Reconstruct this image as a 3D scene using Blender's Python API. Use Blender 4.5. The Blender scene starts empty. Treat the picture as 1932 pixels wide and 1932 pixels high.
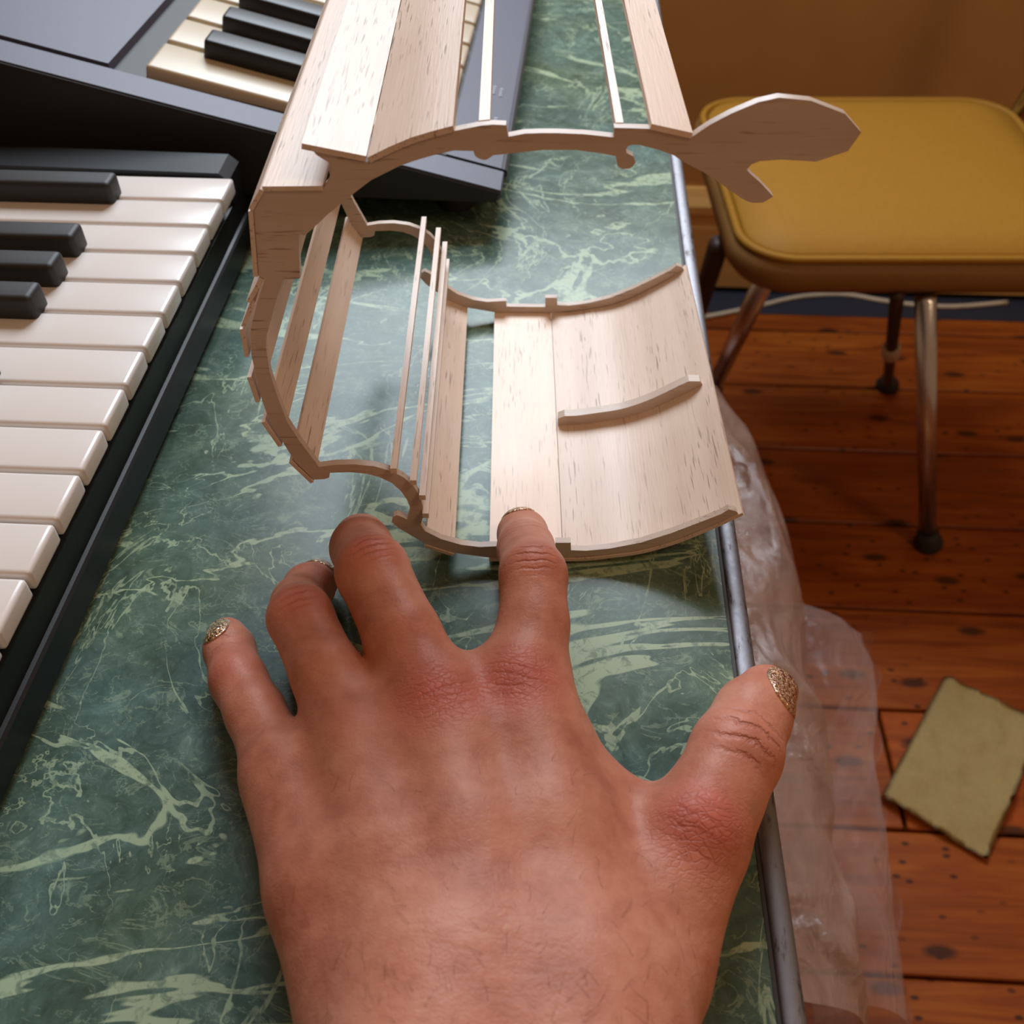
import bpy, bmesh, math, random
import numpy as np
from mathutils import Vector, Matrix, noise
random.seed(7); np.random.seed(7); noise.seed_set(5)
SC = bpy.context.scene
COL = SC.collection

# ------------------------------------------------------------------ camera
TZ = 0.75            # table top height
EYE = 0.28           # camera above the table top
FPX = 1850.0
PITCH = math.radians(46)
ROOM = math.radians(-3.0)   # the room and the table are turned 3 degrees against the camera heading
cam = bpy.data.cameras.new('camera'); camo = bpy.data.objects.new('camera', cam); COL.objects.link(camo)
camo.location = (0, 0, TZ + EYE); camo.rotation_euler = (math.pi/2 - PITCH, 0, 0)
cam.sensor_width = 36; cam.lens = 36*FPX/1932; cam.clip_start = 0.01
cam.dof.use_dof = True; cam.dof.focus_distance = 0.33; cam.dof.aperture_fstop = 18
SC.camera = camo
# ------------------------------------------------------------------ world, lamps, exposure
w = bpy.data.worlds.new('room_light'); SC.world = w; w.use_nodes = True
w.node_tree.nodes['Background'].inputs[0].default_value = (1.0, 0.58, 0.32, 1)
w.node_tree.nodes['Background'].inputs[1].default_value = 0.23
def area(name, loc, target, sx, sy, power, col):
    l = bpy.data.lights.new(name, 'AREA'); l.shape = 'RECTANGLE'; l.size = sx; l.size_y = sy
    l.energy = power; l.color = col
    o = bpy.data.objects.new(name, l); COL.objects.link(o); o.location = loc
    o.rotation_euler = (Vector(target)-Vector(loc)).to_track_quat('-Z', 'Y').to_euler(); return o
area('window_daylight', (-0.02, 1.50, 1.84), (0.05, 0.3, 0.78), 0.9, 0.76, 33, (0.80, 0.90, 1.0))
area('ceiling_lamp', (1.0, -0.35, 2.35), (0.3, 0.5, 0.3), 0.30, 0.30, 6, (1.0, 0.66, 0.40))
SC.view_settings.view_transform = 'Standard'; SC.view_settings.look = 'None'
SC.view_settings.gamma = 1; SC.view_settings.use_curve_mapping = False
SC.view_settings.exposure = 0.0

S, Cc = math.sin(PITCH), math.cos(PITCH)
def ray(px, py):
    return Vector((px-966, FPX*Cc-(py-966)*S, -(FPX*S+(py-966)*Cc)))
def at(px, py, z):            # point of the place at height z above the table
    r = ray(px, py); return Vector((0, 0, TZ+EYE)) + r*((EYE-z)/-r.z)
def atY(px, py, y):           # (x, z above table) on the upright plane at distance y
    r = ray(px, py); k = y/r.y; return (r.x*k, EYE + r.z*k)
def rot(x, y, a=ROOM):        # room frame -> world
    return (x*math.cos(a)-y*math.sin(a), x*math.sin(a)+y*math.cos(a))
def unrot(x, y): return rot(x, y, -ROOM)

# ------------------------------------------------------------------ helpers
def link(name, me, mat=None, parent=None, **kw):
    o = bpy.data.objects.new(name, me); COL.objects.link(o)
    if mat is not None and me is not None: me.materials.append(mat)
    if parent is not None: o.parent = parent
    for k, v in kw.items(): o[k] = v
    return o
def obj(name, bm, mat, parent=None, smooth=False, **kw):
    me = bpy.data.meshes.new(name); bm.normal_update(); bm.to_mesh(me); bm.free()
    if smooth:
        for p in me.polygons: p.use_smooth = True
        if smooth != True: me.set_sharp_from_angle(angle=math.radians(smooth))
    return link(name, me, mat, parent, **kw)
def thing(name, label, cat, loc=(0, 0, 0), rz=0, group=None):
    o = bpy.data.objects.new(name, None); COL.objects.link(o); o.empty_display_size = .05
    o.location = loc; o.rotation_euler = (0, 0, rz); o['label'] = label; o['category'] = cat
    if group: o['group'] = group
    return o
def box(bm, x0, x1, y0, y1, z0, z1, bev=0, seg=2):
    vs = [bm.verts.new((x, y, z)) for x in (x0, x1) for y in (y0, y1) for z in (z0, z1)]
    f = [(0,1,3,2),(4,6,7,5),(0,4,5,1),(2,3,7,6),(0,2,6,4),(1,5,7,3)]
    fs = [bm.faces.new([vs[i] for i in q]) for q in f]
    if bev:
        es = list({e for q in fs for e in q.edges})
        bmesh.ops.bevel(bm, geom=es, offset=bev, segments=seg, affect='EDGES', profile=.6)
    return bm
def mk_box(*a, **k): return box(bmesh.new(), *a, **k)
def prism_y(bm, pts, y0, y1):       # polygon in x,z swept along y
    a = [bm.verts.new((x, y0, z)) for x, z in pts]; b = [bm.verts.new((x, y1, z)) for x, z in pts]
    n = len(pts); bm.faces.new(a); bm.faces.new(b[::-1])
    for i in range(n): bm.faces.new((a[i], b[i], b[(i+1) % n], a[(i+1) % n]))
    bmesh.ops.recalc_face_normals(bm, faces=bm.faces[:])
    return bm
def tube(bm, pts, radii, seg=12, cap=True):
    pts = [Vector(p) for p in pts]; rings = []
    if not isinstance(radii, (list, tuple)): radii = [radii]*len(pts)
    up = Vector((0.12, 0.2, 1)).normalized()
    for i, p in enumerate(pts):
        d = (pts[min(i+1, len(pts)-1)]-pts[max(i-1, 0)]).normalized()
        if abs(d.dot(up)) > .97: up = Vector((1, .1, 0)).normalized()
        u = d.cross(up).normalized(); v = u.cross(d)
        rings.append([bm.verts.new(p+(u*math.cos(2*math.pi*k/seg)+v*math.sin(2*math.pi*k/seg))*radii[i]) for k in range(seg)])
    for a, b in zip(rings, rings[1:]):
        for k in range(seg): bm.faces.new((a[k], a[(k+1) % seg], b[(k+1) % seg], b[k]))
    if cap: bm.faces.new(rings[0][::-1]); bm.faces.new(rings[-1])
    return bm

# ------------------------------------------------------------------ materials
class NT:
    def __init__(s, name):
        s.m = bpy.data.materials.new(name); s.m.use_nodes = True; s.t = s.m.node_tree
        s.bs = s.t.nodes['Principled BSDF']; s.out = s.t.nodes['Material Output']
    def n(s, typ, **kw):
        x = s.t.nodes.new(typ)
        for k, v in kw.items():
            if k.startswith('i_'):
                key = k[2:]; key = int(key) if key.isdigit() else key.replace('_', ' ')
                if isinstance(v, bpy.types.NodeSocket): s.t.links.new(v, x.inputs[key])
                else: x.inputs[key].default_value = v
            else: setattr(x, k, v)
        return x
    def l(s, a, b): s.t.links.new(a, b)
    def math(s, op, a, b=0.0, c=None, clamp=False):
        x = s.t.nodes.new('ShaderNodeMath'); x.operation = op; x.use_clamp = clamp
        for i, v in enumerate((a, b) if c is None else (a, b, c)):
            if isinstance(v, bpy.types.NodeSocket): s.t.links.new(v, x.inputs[i])
            else: x.inputs[i].default_value = v
        return x.outputs[0]
    def ramp(s, fac, stops):
        x = s.t.nodes.new('ShaderNodeValToRGB'); s.l(fac, x.inputs[0]); r = x.color_ramp
        while len(r.elements) < len(stops): r.elements.new(.5)
        for e, (p, c) in zip(r.elements, stops):
            e.position = p; e.color = (*c, 1) if len(c) == 3 else c
        return x.outputs[0]
    def mix(s, fac, a, b, mode='MIX'):
        x = s.t.nodes.new('ShaderNodeMix'); x.data_type = 'RGBA'; x.blend_type = mode
        for sock, v in ((x.inputs[0], fac), (x.inputs[6], a), (x.inputs[7], b)):
            if isinstance(v, bpy.types.NodeSocket): s.l(v, sock)
            else: sock.default_value = (*v, 1) if isinstance(v, tuple) and len(v) == 3 else v
        return x.outputs[2]
    def coords(s, scale=(1, 1, 1), loc=(0, 0, 0), rotz=0, kind='Object'):
        tc = s.t.nodes.new('ShaderNodeTexCoord'); mp = s.t.nodes.new('ShaderNodeMapping')
        s.l(tc.outputs[kind], mp.inputs[0]); mp.inputs['Scale'].default_value = scale
        mp.inputs['Location'].default_value = loc; mp.inputs['Rotation'].default_value = (0, 0, rotz)
        return mp.outputs[0]
    def noise(s, vec, scale, detail=4, rough=.55, dist=0):
        x = s.n('ShaderNodeTexNoise', i_Scale=scale, i_Detail=detail, i_Roughness=rough, i_Distortion=dist)
        s.l(vec, x.inputs['Vector']); return x.outputs['Fac']
    def bump(s, h, strength=.3, dist=.001):
        b = s.n('ShaderNodeBump', i_Strength=strength, i_Distance=dist); s.l(h, b.inputs['Height'])
        s.l(b.outputs[0], s.bs.inputs['Normal']); return b
    def set(s, **kw):
        for k, v in kw.items():
            sock = s.bs.inputs[k.replace('_', ' ')]
            if isinstance(v, bpy.types.NodeSocket): s.l(v, sock)
            else: sock.default_value = (*v, 1) if isinstance(v, tuple) and len(v) == 3 and sock.type == 'RGBA' else v
        return s
def lin(r, g, b):
    f = lambda c: (c/255/12.92) if c/255 <= .04045 else ((c/255+.055)/1.055)**2.4
    return (f(r), f(g), f(b))
def plain(name, rgb, rough=.5, metal=0, var=.06, nscale=60, **kw):
    t = NT(name); v = t.coords(); nz = t.noise(v, nscale, 5)
    c = lin(*rgb); t.set(Base_Color=t.mix(nz, tuple(x*(1-var*2) for x in c), tuple(min(1, x*(1+var*2)) for x in c)),
                         Roughness=rough, Metallic=metal)
    t.bump(nz, .08, .0005); t.set(**kw); return t.m

def balsa(name, axis, light=1.0):
    t = NT(name)
    Y = axis == 'y'
    v = t.coords((150, 5, 150) if Y else (6, 150, 150)); v3 = t.coords((5, 2, 5))
    v2 = t.coords((1400, 60, 1400) if Y else (60, 1400, 1100))
    g = t.noise(v, 1.0, 4, .6, .3); f = t.noise(v2, 1.0, 2, .5); cl = t.noise(v3, 4.0, 3)
    base = t.ramp(t.math('MULTIPLY_ADD', cl, .6, t.math('MULTIPLY', g, .4)),
                  [(.3, lin(212*light, 186*light, 164*light)), (.7, lin(233*light, 214*light, 199*light))])
    st = t.noise(t.coords((1500, 80, 1500) if Y else (95, 1200, 1200)), 1.0, 1, .4, .25)
    gate = t.ramp(t.noise(t.coords((60, 14, 60) if Y else (14, 60, 60)), 1.0, 3), [(.42, (.15, .15, .15)), (.62, (1, 1, 1))])
    streak = t.math('MULTIPLY', t.ramp(st, [(.62, (0, 0, 0)), (.72, (1, 1, 1))]), gate)
    col = t.mix(t.math('MULTIPLY', streak, .75), base, lin(126, 98, 80))
    t.set(Base_Color=col, Roughness=.40, Specular_IOR_Level=.38)
    t.bump(t.math('SUBTRACT', f, t.math('MULTIPLY', streak, .6)), .2, .0003)
    return t.m

M = {}
M['balsa'] = balsa('balsa_sheet', 'y'); M['balsa_sheen'] = balsa('sheen_balsa_sheet', 'y', 1.07); M['balsa_rib'] = balsa('balsa_rib', 'x', .90)  # paler copy of the sheet: window sheen put into the colour, same wood

def marble():
    t = NT('green_marble_laminate')
    v = t.coords((1, 1, 1), (3.3, 1.7, 0), .5)
    big = t.noise(v, 9, 5, .6, .6); fine = t.noise(v, 75, 9, .72, 1.2); mid = t.noise(v, 28, 8, .65, 1.5)
    f = t.math('ADD', t.math('MULTIPLY', fine, .55), t.math('MULTIPLY', mid, .45))
    base = t.ramp(f, [(.33, lin(58, 72, 62)), (.46, lin(76, 98, 88)), (.56, lin(92, 115, 105)), (.68, lin(128, 152, 138))])
    tint = t.mix(t.ramp(big, [(.38, (0, 0, 0)), (.62, (1, 1, 1))]), (1.04, 1.0, .82), (.92, 1.0, 1.1))
    col = t.mix(1.0, base, tint, 'MULTIPLY')
    def veins(rz, sc, scale, width, loc, amt, distn):
        vv = t.coords(sc, loc, rz)
        nz = t.noise(vv, scale, 5, .6, distn)
        d = t.math('ABSOLUTE', t.math('SUBTRACT', nz, .5))
        wv = t.noise(t.coords((1, 1, 1), loc), scale*1.6, 4, .6)
        wd = t.math('MULTIPLY', t.ramp(wv, [(.42, (0, 0, 0)), (.62, (1, 1, 1))]), width)
        k = t.math('SUBTRACT', 1.0, t.math('DIVIDE', d, t.math('ADD', wd, .0006)), clamp=True)
        k = t.ramp(k, [(.0, (0, 0, 0)), (.35, (1, 1, 1))])
        rag = t.ramp(t.noise(v, 230, 5, .7, .8), [(.38, (.35, .35, .35)), (.5, (1, 1, 1))])
        return t.math('MULTIPLY', t.math('MULTIPLY', k, rag), amt)
    a = veins(.6, (1, 2.0, 1), 4.6, .024, (5, 3, 0), .95, 1.1)
    b = veins(-.5, (1.6, 1, 1), 10, .013, (1, 8, 0), .75, 1.3)
    c = veins(.2, (1, 1.6, 1), 40, .024, (7, 1, 0), .32, 1.6)
    fl = t.math('MULTIPLY', t.ramp(t.noise(v, 150, 6, .75, 2.0), [(.56, (0, 0, 0)), (.64, (.4, .4, .4))]), t.ramp(mid, [(.42, (.1, .1, .1)), (.6, (1, 1, 1))]))
    k = t.math('MAXIMUM', t.math('MAXIMUM', a, fl), t.math('MAXIMUM', b, c))
    vc = t.mix(big, lin(172, 182, 140), lin(150, 180, 162))
    col = t.mix(k, col, vc)
    t.set(Base_Color=col, Roughness=t.math('MULTIPLY_ADD', fine, .08, .19), Specular_IOR_Level=.2)
    t.bump(t.noise(v, 120, 2), .03, .0006)
    return t.m
M['marble'] = marble()

def floorwood(name, tone=1.0):
    t = NT(name)
    oi = t.t.nodes.new('ShaderNodeObjectInfo')
    tc = t.t.nodes.new('ShaderNodeTexCoord')
    off = t.n('ShaderNodeVectorMath', operation='MULTIPLY_ADD'); t.l(tc.outputs['Object'], off.inputs[0])
    off.inputs[1].default_value = (1, 1, 1)
    cmb = t.n('ShaderNodeCombineXYZ'); t.l(t.math('MULTIPLY', oi.outputs['Random'], 17), cmb.inputs[0]); t.l(t.math('MULTIPLY', oi.outputs['Random'], 5), cmb.inputs[2])
    t.l(cmb.outputs[0], off.inputs[2])
    def mp(sc):
        m = t.n('ShaderNodeMapping', i_Scale=sc); t.l(off.outputs[0], m.inputs[0]); return m.outputs[0]
    g = t.noise(mp((2.2, 26, 5)), 1.6, 6, .62, 1.6); cl = t.noise(mp((1.2, 5, 1)), 2.5, 3)
    f = t.math('ADD', t.math('MULTIPLY', g, .6), t.math('MULTIPLY', cl, .4))
    base = t.ramp(f, [(.32, lin(96*tone, 36*tone, 8*tone)), (.5, lin(138*tone, 64*tone, 16*tone)), (.68, lin(166*tone, 90*tone, 28*tone))])
    vo = t.n('ShaderNodeTexVoronoi', voronoi_dimensions='2D', i_Scale=1.0, i_Randomness=1.0); t.l(mp((4.5, 11, 1)), vo.inputs['Vector'])
    sp = t.ramp(vo.outputs['Distance'], [(.05, (1, 1, 1)), (.10, (0, 0, 0))])
    vo2 = t.n('ShaderNodeTexVoronoi', voronoi_dimensions='2D', i_Scale=1.0, i_Randomness=1.0); t.l(mp((20, 36, 1)), vo2.inputs['Vector'])
    sp2 = t.ramp(vo2.outputs['Distance'], [(.06, (1, 1, 1)), (.11, (0, 0, 0))])
    k = t.math('MAXIMUM', t.math('MULTIPLY', sp, .85), t.math('MULTIPLY', sp2, t.ramp(cl, [(.47, (0, 0, 0)), (.54, (.85, .85, .85))])))
    t.set(Base_Color=t.mix(k, base, lin(40, 18, 12)), Roughness=.34)
    t.bump(g, .12, .002); return t.m
M['floor'] = floorwood('varnished_pine'); M['floor2'] = floorwood('paler_pine', 1.12)
M['wall'] = plain('cream_wall_paint', (184, 138, 76), .6, nscale=12)
M['base'] = plain('cream_gloss_paint', (222, 176, 104), .35, nscale=12)
M['dark'] = plain('dark_skirting_gap', (28, 34, 48), .7)
M['black'] = plain('black_plastic', (15, 16, 19), .45, nscale=900)
M['black2'] = plain('charcoal_plastic', (36, 35, 34), .55, nscale=900)
M['lilac'] = plain('grey_lilac_plastic', (78, 78, 94), .5, nscale=900)
M['key'] = plain('ivory_key_plastic', (224, 217, 212), .22, nscale=20, var=.02)
M['key2'] = plain('aged_key_plastic', (196, 182, 158), .35, nscale=20, var=.02)
M['print'] = plain('pale_print', (160, 160, 172), .5)
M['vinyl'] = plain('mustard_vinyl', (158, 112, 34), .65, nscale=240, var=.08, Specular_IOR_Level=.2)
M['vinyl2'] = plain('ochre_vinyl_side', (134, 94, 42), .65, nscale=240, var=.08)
M['rubber'] = plain('dark_rubber', (32, 28, 28), .6)
M['shade_leg'] = plain('shade_dark_steel', (58, 34, 24), .5)  # shade on the rear left leg put into the colour; thin leg shares it
M['cable'] = plain('white_cable', (205, 190, 165), .45)
M['cloth'] = plain('pale_green_cloth', (205, 182, 122), .8, nscale=300, var=.1)
def chrome(name, rgb, rough, pit):
    t = NT(name); v = t.coords(); n = t.noise(v, 420, 6, .7, .6)
    n2 = t.noise(t.coords((1, .25, 1)), 260, 4, .7)
    k = t.ramp(n2, [(.56, (0, 0, 0)), (.66, (pit, pit, pit))])
    t.set(Base_Color=t.mix(k, lin(*rgb), lin(70, 62, 56)), Metallic=1.0, Roughness=t.math('MULTIPLY_ADD', n, .25, rough))
    t.bump(n, .2, .0003); return t.m
M['chrome'] = chrome('worn_chrome', (205, 205, 208), .12, .3)
M['trim'] = chrome('pitted_steel_edging', (132, 130, 134), .38, .85)
M['trimdark'] = plain('dark_edging_seam', (48, 44, 40), .55)
def film(name, haze, tint, rough=.16):
    t = NT(name); v = t.coords((1, .5, 1))
    n = t.noise(v, 26, 6, .6, 2.2)
    t.set(Base_Color=tint, Roughness=rough, Specular_IOR_Level=.9)
    t.bump(n, .7, .006)
    tr = t.n('ShaderNodeBsdfTransparent'); tr.inputs[0].default_value = (.97, .95, .93, 1)
    mx = t.n('ShaderNodeMixShader'); 
    lw = t.n('ShaderNodeLayerWeight', i_Blend=.35)
    fac = t.math('ADD', t.math('MULTIPLY', t.ramp(n, [(.3, (.55, .55, .55)), (.7, (1.2, 1.2, 1.2))]), haze), t.math('MULTIPLY', lw.outputs['Facing'], .22), clamp=True)
    t.l(fac, mx.inputs[0]); t.l(tr.outputs[0], mx.inputs[1]); t.l(t.bs.outputs[0], mx.inputs[2])
    t.l(mx.outputs[0], t.out.inputs[0]); return t.m
M['film'] = film('hazy_poly_film', .36, lin(196, 166, 150), .12); M['film2'] = film('clear_poly_film', .10, lin(225, 205, 198), .08)

# ------------------------------------------------------------------ setting
def struct(name, bm, mat, parent=None, **k):
    o = obj(name, bm, mat, parent, **k)
    if parent is None: o['kind'] = 'structure'
    return o
WY = 1.60
fl = struct('floor', mk_box(-1.9, 2.1, -1.5, WY+.1, -.08, -.024), M['dark']); fl.rotation_euler.z = ROOM
PB = .157; y0 = .682-PB*14
k = 0
while y0 + k*PB < WY:
    a, b = y0+k*PB+.0022, min(y0+(k+1)*PB-.0022, WY)
    yc = (a+b)/2
    if abs(yc-(.682-PB/2)) < .01: cuts = [-1.9, .412, 2.1]
    else: cuts = [-1.9, [-.9, -.2, -1.3, -.5][k % 4], 2.1] if k % 2 else [-1.9, 2.1]
    for i in range(len(cuts)-1):
        m = M['floor2'] if (abs(yc-(.682-PB/2)) < .01 and i == 1) else M['floor']
        o = obj('floorboard', mk_box(cuts[i]+.0025, cuts[i+1]-.0025, a-yc, b-yc, -.022, 0, bev=.0015, seg=1), m, fl)
        o.location = (0, yc, 0)
    k += 1
# back wall with a window opening (the daylight comes through it)
wb = bmesh.new()
box(wb, -1.9, -.56, WY, WY+.1, 0, 2.5); box(wb, .56, 2.1, WY, WY+.1, 0, 2.5)
box(wb, -.56, .56, WY, WY+.1, 0, 1.42); box(wb, -.56, .56, WY, WY+.1, 2.3, 2.5)
o = struct('wall_back', wb, M['wall']); o.rotation_euler.z = ROOM
wf = bmesh.new()
for q in ((-.56, .56, 1.42, 1.46), (-.56, .56, 2.26, 2.3), (-.56, -.52, 1.46, 2.26), (.52, .56, 1.46, 2.26)):
    box(wf, q[0], q[1], WY+.01, WY+.05, q[2], q[3])
o = struct('window_1', wf, M['base']); o.rotation_euler.z = ROOM
sk = bmesh.new()
prism = [(0, .012), (-.018, .012), (-.018, .13), (-.013, .145), (-.013, .15), (-.02, .158), (-.02, .172), (-.012, .186), (-.006, .2), (0, .2)]
a = [sk.verts.new((-1.9, WY+p[0], p[1])) for p in prism]; b = [sk.verts.new((2.1, WY+p[0], p[1])) for p in prism]
sk.faces.new(a); sk.faces.new(b[::-1])
for i in range(len(prism)):
    j = (i+1) % len(prism); sk.faces.new((a[i], b[i], b[j], a[j]))
bmesh.ops.recalc_face_normals(sk, faces=sk.faces[:])
o = struct('baseboard_back', sk, M['base']); o.rotation_euler.z = ROOM
o = struct('trim_1', mk_box(-1.9, 2.1, WY-.085, WY, 0, .0012), M['dark']); o.rotation_euler.z = ROOM

# ------------------------------------------------------------------ table
tb = thing('table', 'kitchen table with green marbled laminate top and worn steel edging', 'table', (0, 0, 0), ROOM)
pe = unrot(*at(1387, 990, 0)[:2])[0]            # outer face of the edging
obj('tabletop', mk_box(-.95, pe-.0072, -.62, 1.22, TZ-.03, TZ), M['marble'], tb)
bm = bmesh.new()
prof = [(-.0072, -.03), (-.0072, .0002)] 
arc = [(-.0064+.0064*math.sin(a_), -.0055+.0066*math.cos(a_)) for a_ in np.linspace(0, math.pi/2, 7)]
prof = [(-.0070, -.030), (-.0070, -.0004)] + [(-.0035-.0034*math.cos(a_), .0002+.0014*math.sin(a_)) for a_ in np.linspace(.15, math.pi-.35, 11)] + [(0, -.0012), (0, -.011), (-.0012, -.0125), (-.0012, -.015), (0, -.0165), (0, -.030)]
prism_y(bm, [(pe+x, TZ+z) for x, z in prof], -.62, 1.22)
obj('edging', bm, M['trim'], tb, smooth=40, label='worn ribbed steel edging strip')
obj('edging_seam', mk_box(pe-.0080, pe-.0069, -.62, 1.22, TZ-.002, TZ+.0003), M['trimdark'], tb)
for x in (-.88, -.02):
    for y in (-.55, 1.15):
        obj('leg', tube(bmesh.new(), [(x, y, 0), (x, y, TZ-.03)], .016, 14), M['chrome'], tb, smooth=True)

# ------------------------------------------------------------------ balsa model
YN, YF, RT = .2429, .402, .0026
RIB = [(1393,969),(1388,964),(1375,961),(1360,970),(1324,984),(1266,1006),(1208,1024),(1150,1035),(1106,1039),(1077,1038),(1077,1024),(1048,1024),
 (1048,1042),(952,1041),(952,1030),(905,1032),(871,1028),(832,1017),(802,1002),(794,990),(799,971),(798,956),(793,937),(780,917),(762,901),(739,889),(707,880),(669,876),(632,877),(602,881),
 (565,832),(542,796),(524,749),(509,703),(502,656),(503,633),(524,558),(534,527),(558,526),(566,525),(564,463),(565,442),(575,444),(597,425),(619,404),(650,379),(675,359),(700,340),
 (752,314),(783,303),(824,291),(857,284),(893,285),(896,294),(903,299),(912,302),(919,301),(931,293),(968,289),(1024,283),(1086,283),(1131,289),(1163,295),(1163,304),(1166,314),(1175,319),(1186,318),(1193,315),
 (1199,307),(1195,295),(1182,289),(1181,283),(1185,276),(1193,273),(1209,274),(1240,282),(1271,293),(1291,306),(1333,328),(1366,351),(1397,373),(1410,380),(1422,383),(1440,382),(1459,371),
 (1435,345),(1408,321),(1418,310),(1434,304),(1475,301),(1540,305),(1600,285),(1625,250),(1595,215),(1530,190),(1470,184),(1430,193),(1380,214),(1340,235),(1303,260),(1227,243),(1159,241),
 (1158,259),(1100,253),(1052,251),(1020,251),(990,252),(959,258),(955,236),(930,235),(907,237),(857,247),(780,269),(740,286),(699,307),(640,296),(590,284),(598,293),(619,306),(628,320),(622,338),(610,357),(500,359),(479,398),
 (488,521),(500,527),(485,572),(473,620),(474,669),(481,700),(495,757),(507,790),(536,838),(556,870),(592,905),(613,904),(621,901),(622,892),(661,891),(692,894),(715,900),(739,911),
 (756,926),(768,943),(773,956),(773,968),(768,980),(760,976),(749,972),(742,975),(739,985),(753,997),(777,1011),(807,1028),(856,1043),(923,1052),(1063,1053),(1150,1046),(1208,1038),(1266,1022),(1353,987)]
def near(px, py):
    x, z = atY(px, py, YN); return (x, max(z, .0016))
RP = [near(*p) for p in RIB]
zmin = min(z for x, z in RP)
model = thing('balsa_model', 'pale balsa wood framework of curved ribs and long planks standing on the marbled table', 'model', (0, 0, TZ))
def add_rib(y):
    bm = bmesh.new(); prism_y(bm, RP, y, y+RT)
    return obj('rib', bm, M['balsa_rib'], model, 24)
add_rib(YN); add_rib(YF)
def plank(name, pts, th, out, y0=YN-.0004, y1=YF+RT+.0006, mat='balsa', sub=False):
    # pts: list of (x,z) along the cross-section; thickness laid to the outward side
    P2 = [Vector(p) for p in pts]; o2 = []
    for i, p in enumerate(P2):
        d = (P2[min(i+1, len(P2)-1)]-P2[max(i-1, 0)]).normalized()
        nn = Vector((d.y, -d.x)); 
        if nn.dot(Vector(out)) < 0: nn = -nn
        o2.append(p+nn*th)
    poly = [tuple(p) for p in P2]+[tuple(p) for p in reversed(o2)]
    poly = [(x, max(z, .0001)) for x, z in poly]
    return obj(name, prism_y(bmesh.new(), poly, y0, y1), M[mat], model, 24)
nr = lambda L: [near(*p) for p in L]
P1 = nr([(1063,1053),(1106,1052),(1150,1047),(1208,1039),(1266,1023),(1310,1006),(1353,988),(1376,977),(1400,966)])
def densify(P, n=4):
    out = []
    for i in range(len(P)-1):
        p0, p1, p2, p3 = [Vector(P[min(max(i+k_, 0), len(P)-1)]) for k_ in (-1, 0, 1, 2)]
        for t in np.arange(n)/n: out.append(tuple(.5*((2*p1)+(p2-p0)*t+(2*p0-5*p1+4*p2-p3)*t*t+(3*p1-p0-3*p2+p3)*t**3)))
    return out+[tuple(P[-1])]
P1 = densify(P1)
plank('curved_panel', P1, .0014, (0, -1))
plank('plank', nr([(923,1053),(1062,1054)]), .0014, (0, -1), mat='balsa_sheen')
plank('plank', nr([(803,1027),(857,1044)]), .0014, (0, -1))
for L in ([(551,869),(592,908)], [(500,794),(532,840)], [(474,710),(490,757)], [(461,620),(470,672)]):
    plank('plank', nr(L), .0013, (-1, -.4))
plank('plank', nr([(480,575),(463,617)]), .0013, (-1, .4)); plank('plank', nr([(498,528),(473,571)]), .0013, (-1, .4))
plank('plank', nr([(478,398),(487,521)]), .0013, (-1, 0)); plank('plank', nr([(499,360),(478,397)]), .0013, (-1, .5))
plank('plank', nr([(497,359),(610,358)]), .0013, (0, 1))
plank('plank', nr([(569,280),(690,304)]), .0016, (0, 1)); plank('plank', nr([(699,306),(740,286),(780,269),(820,257),(858,247)]), .0016, (0, 1))
plank('strip', nr([(903,236),(924,234)]), .0018, (0, -1), YN+RT+.0001, mat='balsa_sheen'); plank('strip', nr([(1163,240),(1178,240)]), .003, (0, -1), YN+RT+.0001, mat='balsa_sheen')
plank('plank', nr([(1226,243),(1303,260)]), .0015, (0, 1), mat='balsa_sheen')
for i, p in enumerate([(744,884), (781,906), (798,934), (804,968)]):
    x, z = near(*p); s = .0011
    poly = [(x+dx, z+dz) for dx, dz in ((-s, -s*.2), (s, -s*.2), (s, s*1.9), (-s, s*1.9))]
    obj('stick', prism_y(bmesh.new(), poly, YN-.0022, YF+RT+.003), M['balsa'], model)
x, z = near(803, 990)
# short middle rib on the curved panel
YM = .3185
def prof_z(x):
    for a_, b_ in zip(P1, P1[1:]):
        if a_[0] <= x <= b_[0]: return a_[1]+(b_[1]-a_[1])*(x-a_[0])/(b_[0]-a_[0])
    return P1[-1][1] if x > P1[-1][0] else P1[0][1]
xs = np.linspace(P1[0][0]+.0004, P1[-1][0]-.0035, 22)
low = [(x, prof_z(x)) for x in xs]; hi = []
for i, x in enumerate(xs):
    t = i/21; h = .0052*min(1, (1-(max(0, (t-.93)/.09))**2)) * (1 if i else .75)
    a_ = math.atan2(prof_z(x+.002)-prof_z(x-.002), .004); hi.append((x-math.sin(a_)*h, prof_z(x)+math.cos(a_)*h))
bm = prism_y(bmesh.new(), low+hi[::-1], YM, YM+.0042)
obj('short_rib', bm, M['balsa_rib'], model, 24)

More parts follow.
